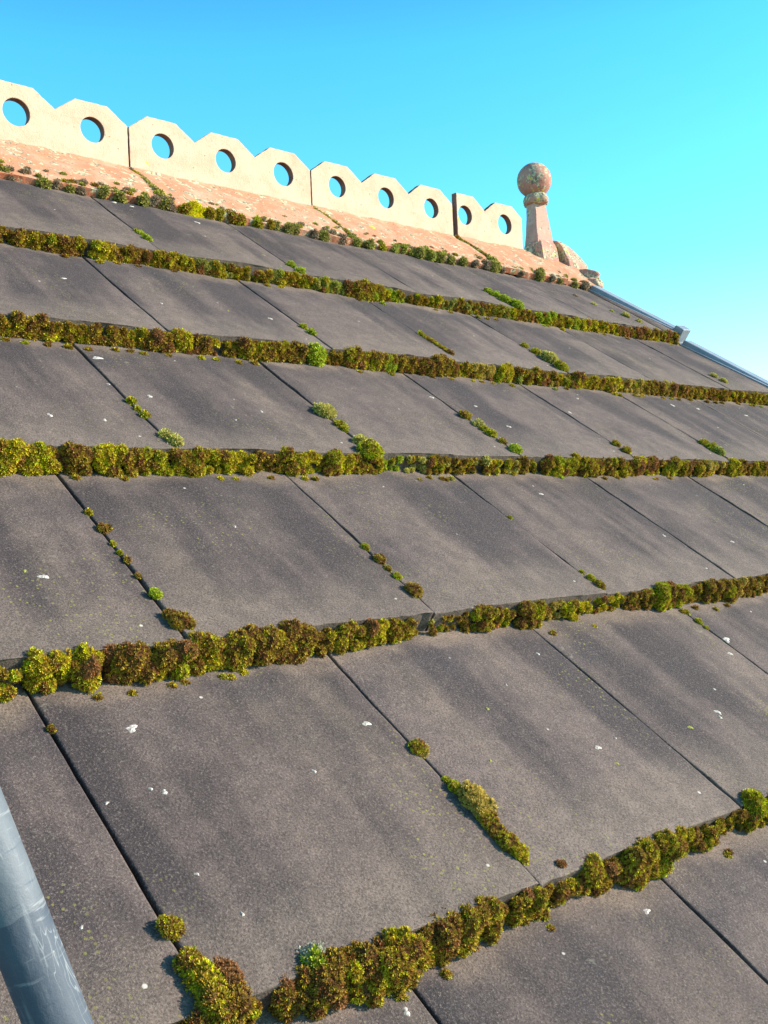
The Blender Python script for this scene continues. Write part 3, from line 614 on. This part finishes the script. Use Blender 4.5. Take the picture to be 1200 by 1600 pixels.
# cushions growing in the joints between tiles: nearby ones join into one growth
JM = [
 ('brown moss cushion at the bottom of a joint, above the second band at the left', [(-0.679, 1.085, 0.028, 'b'), (-.690, 1.12, .018, 'b'), (-.655, 1.07, .016, 'b')]),
 ('small green moss cushion in the joint just above the brown cushion at the left', [(-0.683, 1.228, 0.0166, 'G')]),
 ('tiny moss tufts dotted up the leftmost joint below the middle band', [(-0.687, 1.596, 0.0159, 'b'), (-.672, 1.60, .010, 'b'), (-0.690, 1.51, 0.0078, 'g'), (-0.685, 1.415, 0.0105, 'b'), (-.69, 1.33, .007, 'b'), (-.69, 1.70, .006, 'o'), (-.69, 1.46, .006, 'g')]),
 ('pair of small green moss tufts in the left joint above the middle band', [(-0.242, 2.398, 0.0147, 'g'), (-0.244, 2.275, 0.0144, 'g'), (-.246, 2.33, .008, 'g')]),
 ('round tan moss cushion sitting on the middle band at the end of the left joint', [(-0.245, 2.10, 0.021, 't'), (-.23, 2.05, .024, 't')]),
 ('dark brown moss cushion with smaller tufts in the joint left of centre', [(0.24, 1.122, 0.0282, 'b'), (0.24, 1.328, 0.0205, 'b'), (0.238, 1.218, 0.0135, 'g'), (.236, 1.27, .012, 'o'), (0.236, 1.411, 0.0139, 'g')]),
 ('oval tan moss cushion in the joint right above the middle band', [(0.675, 2.371, 0.040, 't'), (.678, 2.41, .026, 't'), (0.684, 2.264, 0.0202, 'g'), (.68, 2.22, .014, 'g')]),
 ('pale green moss cushions where the centre joint meets the middle band', [(0.680, 2.10, 0.0271, 't'), (0.668, 2.01, 0.0427, 'g')]),
 ('olive moss cushion high in the joint right of centre', [(1.604, 2.433, 0.0268, 'o')]),
 ('string of green moss in the joint right of centre, down to the middle band', [(1.608, 2.333, 0.0223, 't'), (1.606, 2.28, .018, 'g'), (1.607, 2.227, 0.0231, 'g'), (1.608, 2.15, .018, 'o'), (1.61, 2.06, 0.0285, 'G')]),
 ('small olive moss tuft low in the faint joint right of the green string', [(2.531, 2.17, 0.0199, 'o'), (2.531, 2.09, .022, 'o')]),
 ('low green moss patch in the joint near the right edge above the middle band', [(3.462, 2.157, 0.0307, 'g'), (3.462, 2.224, 0.0252, 'g'), (3.462, 2.107, 0.0308, 'K')]),
 ('two small green tufts in a joint of the third course down', [(1.120, 3.277, 0.0166, 'g'), (1.122, 3.195, 0.0198, 'G')]),
 ('small tufts low in the joint left of the pale round cushion', [(2.048, 3.391, 0.0167, 'g'), (2.048, 3.12, 0.0182, 'b')] + [(2.048, 3.36 - q * .035, .013, 'o') for q in range(7)]),
 ('pale round moss cushion with a green tail in a joint at upper right', [(2.974, 3.412, 0.0206, 'g'), (2.974, 3.307, 0.0265, 'g'), (2.985, 3.19, 0.050, 't'), (2.975, 3.07, .04, 'g')]),
 ('tiny green tuft halfway along the long joint below the middle band', [(1.163, 1.58, 0.0095, 'g')]),
 ('low green moss at the lower end of the long joint', [(1.165, 1.099, 0.0170, 'g'), (1.170, 1.05, 0.0201, 'o'), (1.166, 1.15, .010, 'g')]),
 ('small round olive moss ball in the centre joint of the big lower tiles', [(-0.203, 0.509, 0.0228, 'o'), (-.195, .50, .018, 'T')]),
 ('large long tan moss cushion lying along the lower centre joint', [(-0.200, 0.345, 0.020, 'g'), (-0.182, 0.295, 0.038, 'T'), (-.185, .255, .036, 'T'), (-0.198, 0.21, 0.0264, 'o'), (-.200, .175, .024, 'b'), (-0.198, 0.133, 0.0285, 'o'), (-.19, .10, .024, 'y'), (-.202, .38, .009, 'g')]),
 ('round brown moss ball in the lower left joint', [(-1.128, 0.197, 0.0220, 'o'), (-1.12, .19, .015, 'b')]),
 ('tall brown and olive moss growth at the foot of the lower left joint', [(-1.134, 0.105, 0.026, 'o'), (-1.128, 0.06, 0.0312, 'y'), (-1.085, 0.045, 0.0315, 'r'), (-1.13, .01, .036, 'o'), (-1.095, .0, .03, 'b')]),
 ('tiny brown tuft in the joint beside the leftmost big tile', [(-1.131, 0.825, 0.0082, 'b')]),
 ('small dark brown moss crumb lying loose on the tile', [(-0.098, 0.031, 0.0081, 'r'), (-.09, .029, .007, 'r')]),
 ('low green tufts in the second joint of the top course', [(1.567, 4.149, 0.0229, 'G'), (1.567, 4.045, 0.0244, 'G')]),
 ('low green tufts in the leftmost joint of the top course', [(0.640, 4.286, 0.0176, 'G'), (0.640, 4.206, 0.021, 'G'), (.64, 4.33, .012, 'g')]),
 ('bright green moss trail running down the joint onto the highest band', [(3.415, 4.304, 0.0287, 'G'), (3.415, 4.22, 0.0329, 'G'), (3.42, 4.12, 0.0401, 'G'), (3.46, 4.03, 0.0448, 'G')]),
 ('pale grey green crust of moss near the right end of the top course', [(4.99, 4.25, .03, 't'), (4.8, 4.45, .02, 't'), (5.05, 4.15, .022, 't'), (4.75, 4.62, .02, 'B'), (4.9, 4.33, .018, 'K')]),
 ('small green tuft in the right hand joint under the second band', [(1.645, 0.84, 0.0139, 'g'), (1.645, .80, .009, 'g')]),
 ('pair of pale tufts on the tile near the verge end of the second band', [(4.939, 3.236, 0.026, 't'), (4.938, 3.143, 0.0268, 't')]),
]
for lab, L_ in JM:
    parts = []
    for u, v, r, cd in L_:
        z = surf_z(u, v); near = v < 1.6
        hair = .25 if cd in 'tT' else 0
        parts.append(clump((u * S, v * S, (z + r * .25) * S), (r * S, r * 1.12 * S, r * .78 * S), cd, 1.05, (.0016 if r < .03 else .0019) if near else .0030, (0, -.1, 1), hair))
    u, v, r, cd = L_[0]; moss_obj('moss_cushion', parts, (u * S, v * S, surf_z(u, v) * S), lab, 'moss', 'moss cushions growing in the tile joints')
# bright spots standing in the bands
for u, v, r, cd, lab in [(-.885, .015, .028, 'G', 'bright lime green moss ball with pale hairs on the lowest band'), (1.016, 2.985, .050, 'G', 'bright green round cushion standing in the second band from the ridge'), (.785, .0, .040, 'g', 'bright green moss cushion at the right end of the lowest band')]:
    parts = [clump((u * S, v * S, .075 * S if v < 1 else .045 * S), (r * S, r * S, r * S), cd, 1.2, .0024 if v < 1 else .004, (0, -.3, 1), .3)]
    if u < 0: parts.append(clump((u * S, (v + .014) * S, .078 * S), (r * .98 * S, r * .98 * S, r * S), 'w', .18, .0010, (0, .8, .6), .9))
    moss_obj('moss_cushion', parts, (u * S, v * S, 0), lab, 'moss')

# ------------------------------------------------------------------ metal pole across the lower left corner
def cam_point(px, py, depth):
    d = Vector(((px - 600) / 1644.248, -(py - 800) / 1644.248, -1)) * depth
    return W(*(CR @ d + Vector((-2.16481345, -0.85415007, 1.83063874))))
DP = 1.62
pa, pb = cam_point(91, 1600, DP), cam_point(0, 1370, DP); ax = (pb - pa).normalized(); PR = .5 * 95.9 * DP / 1644.248 * S
band = pa + ax * ((cam_point(33, 1407, DP) - pa).dot(ax))
seg = 64; a = np.linspace(0, 2 * math.pi, seg, endpoint=False); zs = np.linspace(-.176, 1.7, 40)
V = [(r_ * math.cos(t), r_ * math.sin(t), z) for r_, z in [(PR * .86, zs[0])] + [(PR, z) for z in zs] + [(PR * .86, zs[-1])] for t in a]
n = len(zs) + 2; F = [(i * seg + j, i * seg + (j + 1) % seg, (i + 1) * seg + (j + 1) % seg, (i + 1) * seg + j) for i in range(n - 1) for j in range(seg)]
po = obj('metal_pole', mesh('metal_pole', V, [F], mats=[STEEL], smooth=True)); po.matrix_world = Matrix.Translation(band) @ ax.to_track_quat('Z', 'Y').to_matrix().to_4x4()
tag(po, 'scratched blue grey galvanised metal pole leaning across the lower left corner', 'pole')
